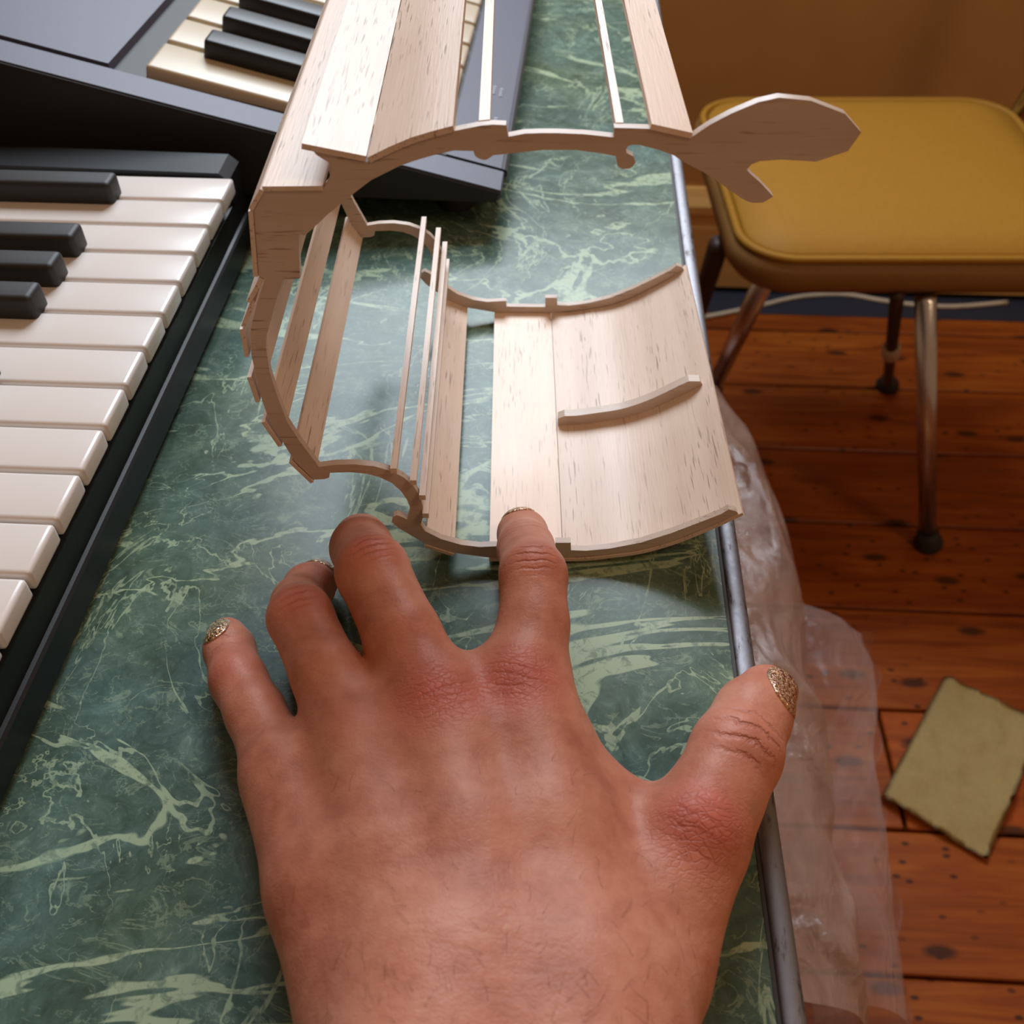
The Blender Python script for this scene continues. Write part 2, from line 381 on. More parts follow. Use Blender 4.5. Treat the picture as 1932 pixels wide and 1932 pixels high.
# ------------------------------------------------------------------ keyboard at the left
KX = unrot(*at(259, 742, .044)[:2])[0]-.0045          # line of the key fronts
kb = thing('keyboard', 'black keyboard with ivory piano keys along the left of the table', 'keyboard', (0, 0, TZ), ROOM)
kyend = unrot(*at(436, 334, .046)[:2])[1]
NK = 22; KP = .0235; kbot = kyend-NK*KP
bm = bmesh.new()
prof = [(KX-.30, .002), (KX-.0025, .002), (KX-.0012, .004), (KX-.0012, .0165), (KX-.0022, .0175), (KX-.0035, .0180), (KX-.0040, .030), (KX-.012, .0335), (KX-.165, .0335), (KX-.167, .062), (KX-.30, .066)]
prism_y(bm, prof, kbot-.012, kyend+.022)
obj('case', bm, M['black'], kb)
bm = bmesh.new(); prism_y(bm, [(KX-.3, .034), (KX-.0035, .030), (KX-.0035, .043), (KX-.008, .047), (KX-.155, .049), (KX-.167, .062), (KX-.3, .066)], kyend+.0015, kyend+.022)
obj('end_cheek', bm, M['black'], kb)
obj('end_cheek', mk_box(KX-.165, KX-.0035, kbot-.012, kbot-.001, .0325, .048, bev=.002), M['black'], kb)
bm = bmesh.new(); box(bm, -.145, 0, .0008, KP-.0008, -.0085, 0, bev=.0018, seg=3)
key0 = obj('white_key', bm, M['key'], kb, smooth=True); key0.location = (KX, kyend-KP, .046)
for i in range(1, NK):
    c = key0.copy(); COL.objects.link(c); c.location = (KX, kyend-KP*(i+1), .046)
bm = bmesh.new(); box(bm, -.095, 0, -.0065, .0065, -.002, .0105, bev=.0025, seg=3)
bk = obj('black_key', bm, M['black2'], kb, smooth=True); n = 0
for i in range(1, NK):
    if (i % 7) in (2, 6): continue
    c = bk if n == 0 else bk.copy()
    if n: COL.objects.link(c)
    c.location = (KX-.050, kyend-KP*i, .046); n += 1

# ------------------------------------------------------------------ keyboard behind (sloping)
ka = math.radians(-4.2)
co = at(946, 383, .016)
k2 = thing('keyboard', 'grey sloping keyboard behind the balsa model with a dark end panel', 'keyboard', (co.x, co.y, TZ+.016), ka)
k2.scale = (.943, .943, .943)
SL = math.tan(math.radians(13.6)); K2L = .62
topz = lambda x, o=0: .0072-x*SL+o
bm = bmesh.new()
prism_y(bm, [(-.36, .0015), (-.002, .0015), (-.0005, .003), (0, .0072), (-.0006, .0078), (-.36, topz(-.36))], 0, .022); obj('end_block', bm, M['lilac'], k2)
bm = bmesh.new()
prism_y(bm, [(-.36, .0008), (-.003, .0008), (-.001, .0065), (-.36, topz(-.36, -.0007))], -.0012, .0); obj('end_panel', bm, M['black2'], k2, label='charcoal end panel')
bm = bmesh.new(); prism_y(bm, [(-.36, .0015), (-.002, .0015), (.0012, .004), (.0016, .0068), (0, .0078), (-.36, topz(-.36, -.006))], .0245, K2L); obj('case', bm, M['black2'], k2)
bm = bmesh.new(); prism_y(bm, [(-.034, topz(-.034, -.007)), (-.0008, .002), (.0, .0075), (-.002, topz(-.002, .0008)), (-.034, topz(-.034, .0008))], .0245, K2L); obj('key_slip', bm, M['lilac'], k2)
bm = bmesh.new(); prism_y(bm, [(-.22, topz(-.22, -.004)), (-.22, topz(-.22, .0015)), (-.36, topz(-.36, .0015)), (-.36, topz(-.36, -.004))], .0245, K2L); obj('control_panel', bm, M['lilac'], k2)
for x_ in (-.03, -.30):
    for y_ in (.03, .56):
        obj('foot', tube(bmesh.new(), [(x_, y_, -.0168), (x_, y_, .002)], [.012, .010], 14), M['rubber'], k2, 40)
KP2 = .0375
bm = bmesh.new(); box(bm, -.17, 0, .002, KP2-.002, -.010, .0045, bev=.0022, seg=3)
bmesh.ops.rotate(bm, cent=(0, 0, 0), matrix=Matrix.Rotation(math.radians(13.6), 3, 'Y'), verts=bm.verts[:])
kk = obj('white_key', bm, M['key2'], k2, smooth=True)
kx2 = -.0365
for i in range(15):
    c = kk if i == 0 else kk.copy()
    if i: COL.objects.link(c)
    c.location = (kx2, .026+i*KP2, topz(kx2, 0))
bm = bmesh.new(); box(bm, -.11, 0, -.009, .009, 0, .012, bev=.002, seg=2)
bmesh.ops.rotate(bm, cent=(0, 0, 0), matrix=Matrix.Rotation(math.radians(13.6), 3, 'Y'), verts=bm.verts[:])
kk = obj('black_key', bm, M['black'], k2, smooth=True); n = 0
for i in range(1, 15):
    if (i % 7) in (4, 0): continue
    c = kk if n == 0 else kk.copy()
    if n: COL.objects.link(c)
    c.location = (kx2-.034, .026+i*KP2, topz(kx2-.034, .003)); n += 1
# faint pairs of printed marks on the slip, too small to read in the photograph
bm = bmesh.new()
for yy, rows in ((.078, 3), (.118, 4)):
    for r in range(2):
        for q in range(rows):
            xx = -.010-r*.0045; y_ = yy+q*.0032+r*.001
            box(bm, xx-.0012, xx+.0008, y_, y_+.0018, topz(xx, .0008), topz(xx, .00125))
obj('printed_mark', bm, M['print'], k2, kind='stuff')

# ------------------------------------------------------------------ chair
zf = lambda z: z-TZ      # height above floor -> above table
ch = thing('chair', 'mustard yellow vinyl kitchen chair with piped seat and tubular legs beside the table', 'chair', (0, 0, 0), 0)
def rr(x0, x1, y0, y1, r, n=10):
    out = []
    for cx, cy, a0 in ((x1-r, y1-r, 0), (x0+r, y1-r, 90), (x0+r, y0+r, 180), (x1-r, y0+r, 270)):
        for i in range(n+1):
            a_ = math.radians(a0+90*i/n); out.append((cx+r*math.cos(a_), cy+r*math.sin(a_)))
    return out
SX0, SX1, SY0, SY1 = .242, .67, .915, 1.33; ST = .462
def ring_loft(rings):
    bm = bmesh.new(); R_ = []
    for pts, z in rings: R_.append([bm.verts.new((x, y, z)) for x, y in pts])
    for a_, b_ in zip(R_, R_[1:]):
        n_ = len(a_)
        for i in range(n_): bm.faces.new((a_[i], a_[(i+1) % n_], b_[(i+1) % n_], b_[i]))
    bm.faces.new(R_[0][::-1]); bm.faces.new(R_[-1]); bmesh.ops.recalc_face_normals(bm, faces=bm.faces[:]); return bm
def ins(d, r=.068): return rr(SX0+d, SX1-d, SY0+d, SY1-d, max(.02, r-d))
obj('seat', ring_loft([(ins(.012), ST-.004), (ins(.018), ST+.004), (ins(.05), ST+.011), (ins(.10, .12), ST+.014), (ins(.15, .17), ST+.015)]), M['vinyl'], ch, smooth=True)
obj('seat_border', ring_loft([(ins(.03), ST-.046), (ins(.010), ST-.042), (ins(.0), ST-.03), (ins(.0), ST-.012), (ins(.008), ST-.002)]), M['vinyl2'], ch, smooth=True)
bm = bmesh.new(); P_ = ins(.009); tube(bm, [(x, y, ST) for x, y in P_]+[(P_[0][0], P_[0][1], ST)], .0048, 8, False); obj('piping', bm, M['vinyl'], ch, smooth=True)
def wp(px, py, z): v = at(px, py, zf(z)); return (v.x, v.y, v.z)
a_ = wp(1446, 520, .42); foot = wp(1345, 735, .02)
dirn = Vector(foot)-Vector(a_); dirn *= (.42)/-dirn.z
af = Vector(a_)+dirn
def leg(top, bot, r, mat, fr=.017):
    l = obj('leg', tube(bmesh.new(), [top, bot], r, 14), mat, ch, smooth=True)
    t_, b_ = Vector(top), Vector(bot); d = (t_-b_).normalized()
    obj('rubber_foot', tube(bmesh.new(), [b_-d*.0, b_+d*.006, b_+d*.012, b_+d*.028], [fr, fr, fr*.8, r*1.25], 14), M['rubber'], l, smooth=True)
leg(a_, (af.x, af.y, .004), .0125, M['chrome'])
c_ = Vector(wp(1356, 462, .42)); leg(c_, (c_.x+dirn.x, c_.y+dirn.y, .004), .0125, M['shade_leg'])
b_ = wp(1751, 1026, .004); leg(wp(1746, 560, .42), b_, .0118, M['chrome'], .020)
r_ = wp(1674, 728, .004); rt = wp(1693, 556, .42); leg(rt, (r_[0], r_[1], .004), .0080, M['shade_leg'], .019)
rb = Vector(r_); rd = (Vector(rt)-rb)
def rl(z): q = rb+rd*((z-rb.z)/rd.z); return (q.x, q.y, q.z)
obj('collar', tube(bmesh.new(), [rl(z) for z in (.185, .189, .222, .226)], [.010, .0125, .0125, .010], 12), M['cable'], ch, smooth=True, label='pale plastic collar')
# backrest (off to the far side of the seat)
obj('back_frame', tube(bmesh.new(), [(SX1-.01, SY0+.05, .42), (SX1+.03, SY0+.05, .60), (SX1+.05, SY0+.06, .80), (SX1+.052, SY0+.10, .84), (SX1+.052, SY1-.10, .84), (SX1+.05, SY1-.06, .80), (SX1+.03, SY1-.05, .60), (SX1-.01, SY1-.05, .42)], .011, 12), M['chrome'], ch, smooth=True)
bm = mk_box(SX1+.02, SX1+.055, SY0+.03, SY1-.03, .64, .86, bev=.015, seg=3); obj('backrest', bm, M['vinyl'], ch, smooth=True)

# ------------------------------------------------------------------ cable on the floor
cp = [(1318,600),(1380,588),(1440,575),(1480,565),(1520,558),(1570,555),(1610,557),(1660,566),(1720,574),(1800,578),(1900,570)]
pts = [Vector(wp(x, y, .005)) for x, y in cp]
sm = []
for i in range(len(pts)-1):
    p0, p1, p2, p3 = pts[max(i-1, 0)], pts[i], pts[i+1], pts[min(i+2, len(pts)-1)]
    for t in (0, .25, .5, .75):
        sm.append(.5*((2*p1)+(p2-p0)*t+(2*p0-5*p1+4*p2-p3)*t*t+(3*p1-p0-3*p2+p3)*t**3))
sm.append(pts[-1])
for p in sm: p.z = .0045
obj('cable', tube(bmesh.new(), sm, .0042, 8), M['cable'], None, True, label='thin white cable lying on the floorboards behind the yellow chair', category='cable')

# ------------------------------------------------------------------ cloth on the floor at the right
bm = bmesh.new()
e0 = Vector(wp(1745, 1345, .0)); e1 = Vector(wp(1684, 1462, .0)); du = (e1-e0); dv = Vector((-du.y, du.x, 0)).normalized()
if dv.x < 0: dv = -dv
NU, NV = 26, 20; grid = []
for i in range(NU):
    row = []
    for j in range(NV):
        p = e0 - du*.6 + du*2.0*(i/(NU-1)) + dv*.12*(j/(NV-1))
        h = .010+.007*noise.noise(Vector((p.x*22, p.y*22, 3)))+.004*noise.noise(Vector((p.x*60, p.y*60, 1)))
        row.append(bm.verts.new((p.x, p.y, max(.003, h if j else .004))))
    grid.append(row)
for i in range(NU-1):
    for j in range(NV-1): bm.faces.new((grid[i][j], grid[i+1][j], grid[i+1][j+1], grid[i][j+1]))
bmesh.ops.solidify(bm, geom=bm.faces[:], thickness=.002)
obj('cloth', bm, M['cloth'], None, True, label='crumpled pale yellow-green cloth lying on the floorboards at the lower right', category='cloth')

# ------------------------------------------------------------------ plastic bag beside the table
bag = thing('plastic_bag', 'tall crumpled clear plastic bag standing on the floor against the table edge', 'bag', (0, 0, 0), 0)
def film_mesh(fn, nu, nv, closed=True):
    bm = bmesh.new(); g = [[bm.verts.new(fn(i/(nu-1), j/nv if closed else j/(nv-1))) for j in range(nv)] for i in range(nu)]
    for i in range(nu-1):
        for j in range(nv if closed else nv-1):
            k_ = (j+1) % nv; bm.faces.new((g[i][j], g[i+1][j], g[i+1][k_], g[i][k_]))
    return bm
OUT = [(1352,700),(1392,730),(1440,800),(1465,900),(1490,1000),(1508,1120),(1528,1250),(1560,1340),(1580,1450),(1575,1560),(1622,1690),(1640,1800),(1650,1932)]
ZB = .45
outp = [Vector(wp(x, y, ZB)) for x, y in OUT]
def along(P, t):
    f = t*(len(P)-1); i = min(int(f), len(P)-2); return P[i].lerp(P[i+1], f-i)
def bagfn(u, v):
    o_ = along(outp, u)+Vector((.012*min(1, u*4), 0, 0)); inner = rot(pe+.006, unrot(o_.x, o_.y)[1])[0]
    wdt = max(o_.x-inner, .012); cx = o_.x-wdt/2
    a_ = 2*math.pi*v; ca, sa = math.cos(a_), math.sin(a_)
    sx = abs(ca)**.55*(1 if ca > 0 else -1); sz = abs(sa)**.6*(1 if sa > 0 else -1)
    topz_ = ZB+.015; z = .005+(topz_-.005)*(.5+.5*sz)
    flare = 1.0
    p = Vector((cx+sx*wdt/2*flare, o_.y, z))
    nz = noise.noise_vector(Vector((p.x*9, p.y*7, p.z*6)))*.016+noise.noise_vector(Vector((p.x*30, p.y*18, p.z*16)))*.003
    nz.x *= .55; p += nz
    rg = noise.noise(Vector((p.x*24+p.z*9, p.y*11+p.x*8, p.z*8))); p.z += .012*(1-min(1, abs(rg)*5))*(.5+.5*sz)
    lim = rot(pe+.004, unrot(p.x, p.y)[1])[0]
    p.x = max(p.x, lim); p.z = max(p.z, .003)
    return p
obj('film', film_mesh(bagfn, 110, 90), M['film'], bag, True)
FL = [(1512,1180),(1575,1186),(1640,1192),(1652,1240),(1656,1300),(1657,1400),(1655,1480),(1668,1560),(1690,1680),(1700,1800),(1710,1932)]
flp = [Vector(wp(x, y, .33)) for x, y in FL]
def flapfn(u, v):
    o_ = along(flp, u); ix = .20
    y_ = o_.y; p = Vector((ix+(o_.x-ix)*v, y_, .33+.03*math.sin(v*3)-.10*max(0, v-.97)*30*.3))
    nz = noise.noise_vector(Vector((p.x*16+4, p.y*12, p.z*9)))*.016+noise.noise_vector(Vector((p.x*45, p.y*30, 2)))*.006
    nz.x *= .4*v; nz.y *= .4; return p+nz
obj('flap', film_mesh(flapfn, 80, 44, False), M['film2'], bag, True)
def skirt(u, v):
    o_ = along(flp, u); p = Vector((o_.x+.004*math.sin(u*40), o_.y, .33-.326*v))
    nz = noise.noise_vector(Vector((p.x*16+4, p.y*12, p.z*9)))*.014; nz.z = 0
    return p+nz*(v*.8+.2)
obj('flap', film_mesh(skirt, 80, 24, False), M['film2'], bag, True)

# ------------------------------------------------------------------ hand
def J(px, py, z): v = at(px, py, z/1000); return np.array([v.x, v.y, v.z-TZ])*1000    # millimetres above the table
cones = []   # (a, b, ra, rb, k)
def chain(js, k=4.0):
    for (pa, ra), (pb, rb) in zip(js, js[1:]): cones.append((pa, pb, ra, rb, k))
IDX = [(J(985,1290,31), 13.0), (J(1007,1180,35), 10.9), (J(1006,1085,38), 10.7), (J(992,1035,27), 9.6), (J(986,1008,17), 8.9), (J(986,1003,11.0), 7.8)]
MID = [(J(818,1330,33), 13.2), (J(760,1200,39), 11.6), (J(703,1078,41), 11.6), (J(682,1034,30), 10.4), (J(682,1022,18), 9.6), (J(690,1020,9.6), 8.6)]
RNG = [(J(668,1395,30), 12.0), (J(615,1270,34), 10.5), (J(567,1165,32), 10.3), (J(566,1140,22), 9.4), (J(583,1110,15), 8.6), (J(597,1098,9.4), 7.8)]
PNK = [(J(540,1465,24), 10.6), (J(482,1345,21), 9.1), (J(450,1285,18), 8.8), (J(433,1225,13), 8.2), (J(428,1203,10.4), 7.0)]
THB = [(J(1215,1800,20), 17), (J(1312,1585,26), 14.6), (J(1352,1500,28), 13.0), (J(1388,1420,28), 13.2), (J(1420,1350,25), 11.6), (J(1445,1311,22), 9.5)]
for c in (IDX, MID, RNG, PNK): chain(c, 3.0)
chain(THB, 5.0)
W = [J(1100,1950,30), J(960,1960,33), J(830,1960,32), J(715,1940,27)]
for (c, wq, r0, r1) in ((IDX, W[0], 19, 13.0), (MID, W[1], 20, 13.2), (RNG, W[2], 19, 12.2), (PNK, W[3], 17, 11.0)):
    m_ = (c[0][0]*.5+wq*.5) + np.array([0, 0, 1.5])
    cones.append((wq, m_, r0, (r0+r1)/2-.5, 11)); cones.append((m_, c[0][0], (r0+r1)/2-.5, r1, 9))
cones.append((J(1190,1840,20), J(1060,1420,24), 15, 9, 12))             # web between thumb and index
cones.append((J(1215,1570,20), J(1120,1500,22), 9, 9, 9))
cones.append((np.array([-14, 80, 31.]), np.array([-22, -10, 44.]), 26, 27, 14)); cones.append((np.array([16, 78, 30.]), np.array([6, -10, 44.]), 25, 26, 14))
cones.append((np.array([-22, -10, 44.]), np.array([-30, -130, 62.]), 27, 34, 12)); cones.append((np.array([6, -10, 44.]), np.array([2, -130, 62.]), 26, 34, 12))
cones.append((J(900,1305,30), J(895,1410,31), 7.5, 12.5, 14)); cones.append((J(742,1350,29), J(750,1440,31), 8.0, 12.0, 12))
# knuckles and tendons
bumps = [(J(975,1290,37), 9.0), (J(822,1318,40), 9.4), (J(672,1380,36), 8.0), (J(548,1450,29), 7.0), (J(1318,1560,33), 10.5), (J(1392,1425,31), 10.5)]
tend = []
for c, wq, h in ((IDX, W[0], 9.2), (MID, W[1], 9.0), (RNG, W[2], 8.0)):
    q = c[0][0]+np.array([0, -6, 9.0]); e = wq*.62+c[0][0]*.38+np.array([0, 0, 9.5]); tend.append((q, e, 3.4, 2.4, 6.0))
def rc(p, a, b, ra, rb):       # rounded cone distance
    ba = b-a; l2 = float(ba@ba); pa = p-a; t = np.clip(pa@ba/l2, 0, 1)
    d = np.sqrt(((pa-t[..., None]*ba)**2).sum(-1)); return d-(ra+(rb-ra)*t)
def smin(a, b, k):
    h = np.maximum(k-np.abs(a-b), 0)/k; return np.minimum(a, b)-h*h*h*k/6
FG = [c for c in cones]
def sdf(p):
    # each finger joined alone first, so that neighbours stay apart, then the hand
    d = np.full(p.shape[:-1], 60., dtype=np.float32)
    body = np.full(p.shape[:-1], 60., dtype=np.float32)
    n_f = 0
    idx = 0
    fingers = []
    for c in (IDX, MID, RNG, PNK, THB):
        f = np.full(p.shape[:-1], 60., dtype=np.float32)
        for _ in range(len(c)-1):
            a, b, ra, rb, k = cones[idx]; idx += 1
            f = smin(f, rc(p, a, b, ra, rb), 4.0)
        fingers.append(f)
    for a, b, ra, rb, k in cones[idx:]: body = smin(body, rc(p, a, b, ra, rb), k)
    for a, b, ra, rb, k in tend: body = smin(body, rc(p, a, b, ra, rb), k)
    rs = [smin(body, f, 20.0 if i == 4 else 13.0) for i, f in enumerate(fingers)]
    body = rs[0]
    for r_ in rs[1:]: body = smin(body, r_, 5.0)
    for c, r in bumps: body = smin(body, np.sqrt(((p-c)**2).sum(-1))-r, 6.0)
    # rests on the table: flattened where it touches
    return -smin(-body, p[..., 2]-1.2, 3.0) if False else np.maximum(body, np.where(p[..., 1] > 20, 1.0-p[..., 2], -50))
def surface_nets(lo, hi, h):
    n = [int(math.ceil((b-a)/h))+1 for a, b in zip(lo, hi)]
    ax = [lo[i]+h*np.arange(n[i], dtype=np.float32) for i in range(3)]
    D = np.empty(n, dtype=np.float32)
    for s in range(0, n[0], 24):
        g = np.stack(np.meshgrid(ax[0][s:s+24], ax[1], ax[2], indexing='ij'), -1); D[s:s+24] = sdf(g)
    ins_ = D < 0
    c = [ins_[i:n[0]-1+i, j:n[1]-1+j, k:n[2]-1+k] for i in (0, 1) for j in (0, 1) for k in (0, 1)]
    s = sum(x.astype(np.int8) for x in c); act = (s > 0) & (s < 8)
    ci = np.argwhere(act); vid = np.full(act.shape, -1, np.int64); vid[act] = np.arange(len(ci))
    acc = np.zeros((len(ci), 3)); cnt = np.zeros(len(ci))
    corners = [(i, j, k) for i in (0, 1) for j in (0, 1) for k in (0, 1)]
    for A in corners:
        for ax_ in range(3):
            if A[ax_]: continue
            B = list(A); B[ax_] = 1
            ia = ci+np.array(A); ib = ci+np.array(B)
            da = D[ia[:, 0], ia[:, 1], ia[:, 2]]; db = D[ib[:, 0], ib[:, 1], ib[:, 2]]
            m = (da < 0) != (db < 0); t = np.where(m, da/np.where(m, da-db, 1), 0)
            acc[m] += (ia+(ib-ia)*t[:, None])[m]; cnt[m] += 1
    V = acc/cnt[:, None]*h+np.array(lo); F = []
    for ax_ in range(3):
        o1, o2 = [(1, 2), (2, 0), (0, 1)][ax_]
        a = ins_; sl = [slice(None)]*3; sl[ax_] = slice(0, -1); sl2 = [slice(None)]*3; sl2[ax_] = slice(1, None)
        e = np.argwhere(a[tuple(sl)] != a[tuple(sl2)])
        e = e[(e[:, o1] > 0) & (e[:, o2] > 0) & (e[:, o1] < n[o1]-1) & (e[:, o2] < n[o2]-1)]
        q = []
        for d1, d2 in ((-1, -1), (0, -1), (0, 0), (-1, 0)):
            x = e.copy(); x[:, o1] += d1; x[:, o2] += d2; q.append(vid[x[:, 0], x[:, 1], x[:, 2]])
        q = np.stack(q, 1); neg = ~ins_[e[:, 0], e[:, 1], e[:, 2]]
        q[neg] = q[neg][:, ::-1]; F.append(q[(q >= 0).all(1)])
    return V, np.concatenate(F)
V, F = surface_nets((-125, -128, -1), (105, 272, 86), 1.0)
me = bpy.data.meshes.new('hand')
me.from_pydata((V/1000).tolist(), [], F.tolist()); me.validate()
for p in me.polygons: p.use_smooth = True

def skin():
    t = NT('skin'); v = t.coords()
    tc = t.t.nodes.new('ShaderNodeTexCoord')
    geo = tc.outputs['Object']
    big = t.noise(v, 38, 4, .6); fine = t.noise(v, 420, 4, .6); mott = t.noise(v, 130, 4, .6)
    col = t.ramp(t.math('ADD', t.math('MULTIPLY', big, .6), t.math('MULTIPLY', mott, .4)),
                 [(.36, lin(176, 110, 88)), (.5, lin(196, 130, 106)), (.64, lin(208, 146, 122))])
    def blob(c, r, soft=.6):
        d = t.n('ShaderNodeVectorMath', operation='DISTANCE'); t.l(geo, d.inputs[0]); d.inputs[1].default_value = tuple(x/1000 for x in c)
        return t.n('ShaderNodeMapRange', interpolation_type='SMOOTHSTEP', i_Value=d.outputs['Value'], i_1=r/1000*(1-soft), i_2=r/1000, i_3=1.0, i_4=0.0).outputs[0]
    def top(c, r, up): return c+np.array([0, 0, up])
    reds = [(J(980,1290,44), 20, 1.05), (J(825,1320,46), 20, 1.05), (IDX[2][0]+[0, 0, 8], 13, .45), (MID[2][0]+[0, 0, 9], 16, .75), (RNG[2][0]+[0, 0, 9], 15, .65),
            (J(1325,1550,40), 20, 1.05), (THB[3][0]+[0, 0, 8], 18, .35), (THB[5][0]+[0, 0, 4], 16, .4), (MID[0][0]*.4+MID[1][0]*.6+[0, 0, 9], 15, .3), (PNK[2][0]+[0, 0, 6], 18, .45), (PNK[4][0], 14, .4), (RNG[4][0], 16, .5), (J(680,1380,40), 13, .45), (J(1210,1480,24), 10, .5)]
    tot = None
    for c, r, a in reds:
        b = t.math('MULTIPLY', blob(c, r, .95), a); b = t.math('MULTIPLY', b, .72); tot = b if tot is None else t.math('ADD', tot, b)
    tot = t.math('MULTIPLY', t.math('MINIMUM', tot, 1.0), t.math('MULTIPLY_ADD', mott, 1.0, .4), clamp=True)
    col = t.mix(tot, col, lin(196, 92, 80))
    # grey smudge beside the thumb knuckle
    col = t.mix(t.math('MULTIPLY', blob(J(1402,1522,34), 5.5, .8), .45), col, lin(96, 84, 78))
    # creases over the joints
    H = None
    def crease(c, d, r, freq, amt):
        nonlocal H
        d = np.array(d, float); d /= np.linalg.norm(d)
        dp = t.n('ShaderNodeVectorMath', operation='DOT_PRODUCT'); t.l(geo, dp.inputs[0]); dp.inputs[1].default_value = tuple(d)
        wv = t.math('SINE', t.math('MULTIPLY_ADD', t.math('SUBTRACT', dp.outputs['Value'], float(c@d)/1000), freq*1000, t.math('MULTIPLY', t.noise(v, 110, 4, .65), 11.0)))
        wv = t.math('POWER', t.math('MULTIPLY_ADD', wv, .5, .5), 5.0)
        h = t.math('MULTIPLY', t.math('MULTIPLY', wv, blob(c, r, .8)), -amt)
        H = h if H is None else t.math('ADD', H, h)
    ax = lambda c, i: c[i+1][0]-c[i][0]
    crease(IDX[2][0]+[0, -1, 10], ax(IDX, 1), 9, 2.2, 1.0); crease(IDX[3][0]+[0, 2, 9], ax(IDX, 2), 8, 2.4, .6)
    crease(MID[2][0]+[0, 2, 11], ax(MID, 1), 10, 2.2, .9); crease(RNG[2][0]+[0, 0, 10], ax(RNG, 1), 9, 2.0, .6); crease(PNK[3][0]+[0, -4, 7], ax(PNK, 2), 8, 1.6, .6)
    crease(THB[3][0]+[2, -2, 11], ax(THB, 2), 14, 1.25, 1.5)
    wrp = t.n('ShaderNodeVectorMath', operation='MULTIPLY_ADD'); nzv = t.n('ShaderNodeTexNoise', i_Scale=160.0, i_Detail=3.0); t.l(v, nzv.inputs['Vector'])
    t.l(nzv.outputs['Color'], wrp.inputs[0]); wrp.inputs[1].default_value = (.004, .004, .004); t.l(geo, wrp.inputs[2])
    st_ = t.n('ShaderNodeMapping', i_Scale=(1.0, 1.9, 1.0)); t.l(wrp.outputs[0], st_.inputs[0])
    vk = t.n('ShaderNodeTexVoronoi', feature='DISTANCE_TO_EDGE', i_Scale=340.0); t.l(st_.outputs[0], vk.inputs['Vector'])
    edge = t.math('SUBTRACT', 1.0, t.math('MULTIPLY', t.math('MINIMUM', vk.outputs[0], .14), 7.1), clamp=True)
    def net(c, r, amt):
        nonlocal H
        H = t.math('ADD', H, t.math('MULTIPLY', t.math('MULTIPLY', edge, blob(c, r, .9)), -amt))
    net(J(980,1285,44), 18, .30); net(J(825,1325,46), 19, .30); net(J(1325,1580,40), 22, .34); net(J(900,1780,48), 45, .08)
    crease(J(975,1290,44), ax(IDX, 0), 14, 1.9, .42); crease(J(825,1320,46), ax(MID, 0), 15, 1.9, .45); crease(J(1325,1560,40), ax(THB, 1), 15, 1.5, .35); crease(J(930,1820,45), (0.3, 1, 0), 26, 1.0, .22)
    vo = t.n('ShaderNodeTexVoronoi', feature='DISTANCE_TO_EDGE', i_Scale=560.0); t.l(v, vo.inputs['Vector'])
    micro = t.math('MULTIPLY', t.math('MINIMUM', vo.outputs[0], .12), .45)
    hh = t.math('ADD', t.math('ADD', H, t.math('MULTIPLY', fine, .35)), t.math('ADD', micro, t.math('MULTIPLY', mott, .6)))
    col = t.mix(t.math('MULTIPLY', H, -.22, clamp=True), col, lin(120, 52, 40))
    t.set(Base_Color=col, Roughness=.48, Specular_IOR_Level=.35, Subsurface_Weight=.12, Subsurface_Radius=(.9, .35, .2), Subsurface_Scale=.004)
    t.bump(hh, .75, .0006); return t.m
M['skin'] = skin()
hand = link('hand', me, M['skin']); sm_ = hand.modifiers.new('smooth', 'SMOOTH'); sm_.factor = .5; sm_.iterations = 6
vg = hand.vertex_groups.new(name='back'); yy_ = V[:, 1]; wv_ = np.clip((180-yy_)/14, 0, 1)
for lv in range(1, 6): vg.add(np.nonzero(np.round(wv_*5) == lv)[0].tolist(), lv/5, 'REPLACE')
sm2 = hand.modifiers.new('smooth_back', 'SMOOTH'); sm2.factor = .5; sm2.iterations = 24; sm2.vertex_group = 'back'; hand.location = (0, 0, TZ)
hand['label'] = 'right hand spread flat, index finger pressing the balsa strip, glittery nail polish'.replace('right', 'bare'); hand['category'] = 'hand'

def glitter():
    t = NT('glitter_nail_polish'); v = t.coords()
    vo = t.n('ShaderNodeTexVoronoi', i_Scale=2600.0); t.l(v, vo.inputs['Vector'])
    sep = t.n('ShaderNodeSeparateColor'); t.l(vo.outputs['Color'], sep.inputs[0])
    col = t.ramp(sep.outputs[0], [(.0, lin(186, 132, 120)), (.45, lin(206, 164, 146)), (.7, lin(236, 200, 130)), (1, lin(255, 244, 216))])
    met = t.ramp(sep.outputs[1], [(.4, (.1, .1, .1)), (.55, (1, 1, 1))])
    cm = t.n('ShaderNodeVectorMath', operation='SUBTRACT'); t.l(vo.outputs['Color'], cm.inputs[0]); cm.inputs[1].default_value = (.5, .5, .5)
    sc = t.n('ShaderNodeVectorMath', operation='SCALE', i_Scale=.8); t.l(cm.outputs[0], sc.inputs[0])
    g = t.n('ShaderNodeNewGeometry'); ad = t.n('ShaderNodeVectorMath', operation='ADD'); t.l(g.outputs['Normal'], ad.inputs[0]); t.l(sc.outputs[0], ad.inputs[1])
    nm = t.n('ShaderNodeVectorMath', operation='NORMALIZE'); t.l(ad.outputs[0], nm.inputs[0])
    t.set(Base_Color=col, Metallic=met, Roughness=.22, Coat_Weight=.6, Coat_Roughness=.05); t.l(nm.outputs[0], t.bs.inputs['Normal'])
    return t.m
M['glitter'] = glitter()
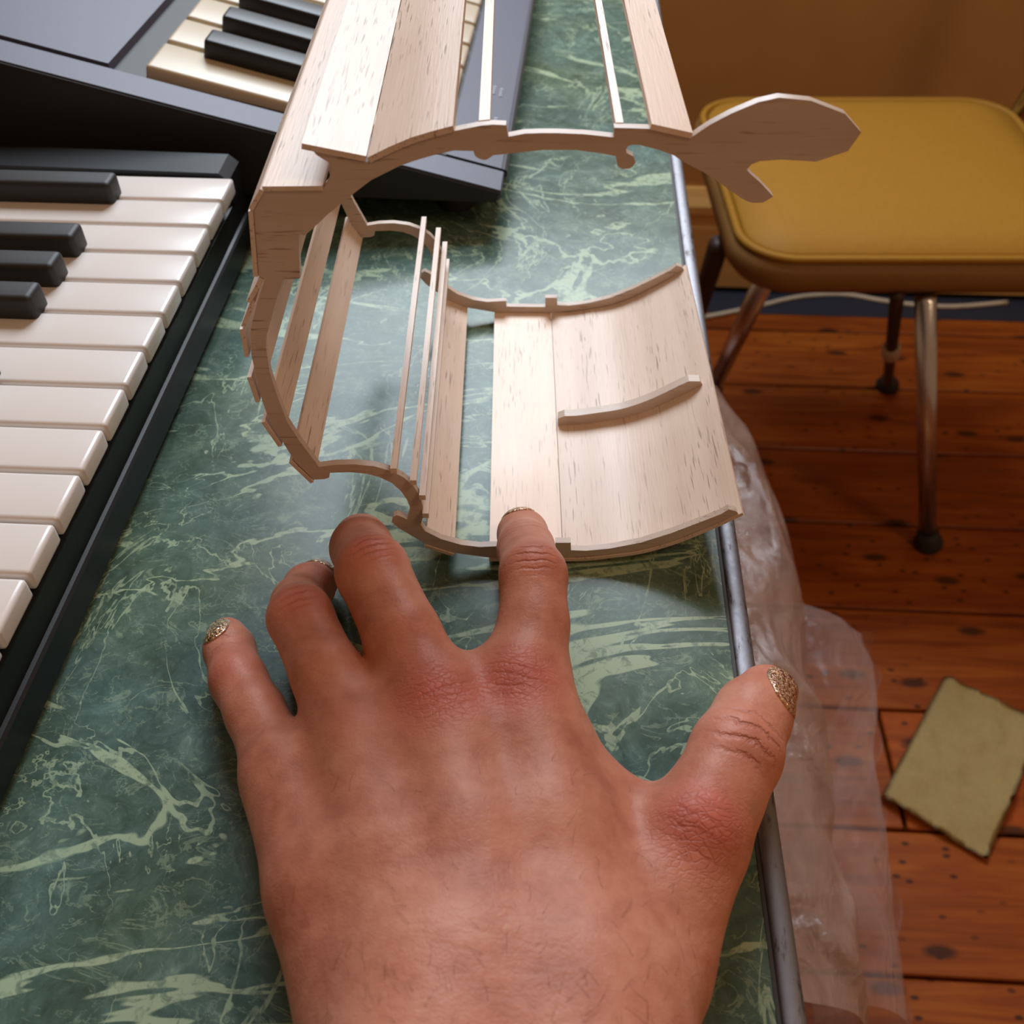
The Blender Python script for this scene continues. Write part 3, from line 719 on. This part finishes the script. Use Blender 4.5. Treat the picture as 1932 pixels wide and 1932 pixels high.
def nail(c, fwd, nrm, wdt, ln, label=None):
    fwd = np.array(fwd, float); nrm = np.array(nrm, float); fwd -= nrm*(fwd@nrm)/(nrm@nrm); fwd /= np.linalg.norm(fwd); nrm /= np.linalg.norm(nrm)
    sd = np.cross(fwd, nrm); N = 15
    pts = []
    for i in range(N):
        for j in range(N):
            u = -1+2*i/(N-1); v_ = -1+2*j/(N-1)
            # square to squircle
            x = u*math.sqrt(1-v_*v_/2*.85); y = v_*math.sqrt(1-u*u/2*.85)
            pts.append(c+sd*x*wdt/2+fwd*y*ln/2+nrm*7)
    P = np.array(pts)
    for _ in range(60):
        d = sdf(P.astype(np.float32)); P = P-nrm*np.clip(d, -2, 2)[:, None]*.7
    # points that missed the finger stay near the nail plane
    st0 = np.array(pts); far = ((P-st0)**2).sum(1) > 13**2
    P[far] = st0[far]-nrm*9
    rim = np.array([max(abs(-1+2*i/(N-1)), abs(-1+2*j/(N-1))) for i in range(N) for j in range(N)])
    top_ = P+nrm*(.25+.45*(1-rim**4))[:, None]; bot = P-nrm*.35
    bm = bmesh.new(); A = [bm.verts.new(p/1000) for p in top_]; B = [bm.verts.new(p/1000) for p in bot]
    for i in range(N-1):
        for j in range(N-1):
            q = [i*N+j, (i+1)*N+j, (i+1)*N+j+1, i*N+j+1]; bm.faces.new([A[k] for k in q]); bm.faces.new([B[k] for k in q[::-1]])
    br = [i*N for i in range(N)]+[(N-1)*N+j for j in range(1, N)]+[i*N+N-1 for i in range(N-2, -1, -1)]+[j for j in range(N-2, 0, -1)]
    for a_, b_ in zip(br, br[1:]+br[:1]): bm.faces.new((A[a_], B[a_], B[b_], A[b_]))
    bmesh.ops.recalc_face_normals(bm, faces=bm.faces[:])
    obj('fingernail', bm, M['glitter'], hand, True)
nail(J(426,1210,10), PNK[4][0]-PNK[3][0]+[0, 2, 0], (-.16, -.20, 1), 10.5, 11.5)
nail(J(1462,1316,26), THB[5][0]-THB[4][0]+[-1, 6, 0], (.52, -.06, .85), 14.5, 18)
nail(J(979,994,16), (0, .8, -1), (-.08, .5, .87), 12.5, 12)
nail(MID[5][0]+[0, 0, 1.5], (0, 0, -1), (.15, 1, .2), 12, 11)
nail(RNG[5][0]+[.5, 0, 1], (.3, .5, -1), (.2, 1, .75), 11, 10)
# fine dark hairs on the back of the wrist
rng = np.random.RandomState(3); bm = bmesh.new(); cnt = 0
base_p = np.stack([rng.uniform(-75, 48, 900), rng.uniform(30, 135, 900), np.full(900, 75.)], 1)
for _ in range(45):
    d = sdf(base_p.astype(np.float32)); base_p[:, 2] -= np.clip(d, -3, 8)*.8
for p in base_p:
    if p[2] < 24 or rng.rand() > .8*math.exp(-max(0, p[1]-60)/22)+.04: continue
    d = Vector((rng.normal(-.35 if p[0] < 0 else .1, .5), rng.normal(.75, .35), .12)).normalized(); ln = rng.uniform(2.5, 7)
    q = Vector(p); pts_ = []
    bend = rng.normal(0, .25)
    for s in range(5):
        pts_.append(q.copy()/1000); q = q+d*ln/4; d = Vector((d.x-bend*d.y*.6, d.y+bend*d.x*.6, d.z)).normalized()
        dd = float(sdf(np.array([[q.x, q.y, q.z]], dtype=np.float32))[0]); q.z -= (dd-.25)*.9
    tube(bm, pts_, [.00003, .00003, .000025, .00002, .000012], 3, False); cnt += 1
M['hair'] = plain('dark_body_hair', (74, 44, 32), .5)
obj('arm_hair', bm, M['hair'], hand, kind='stuff')
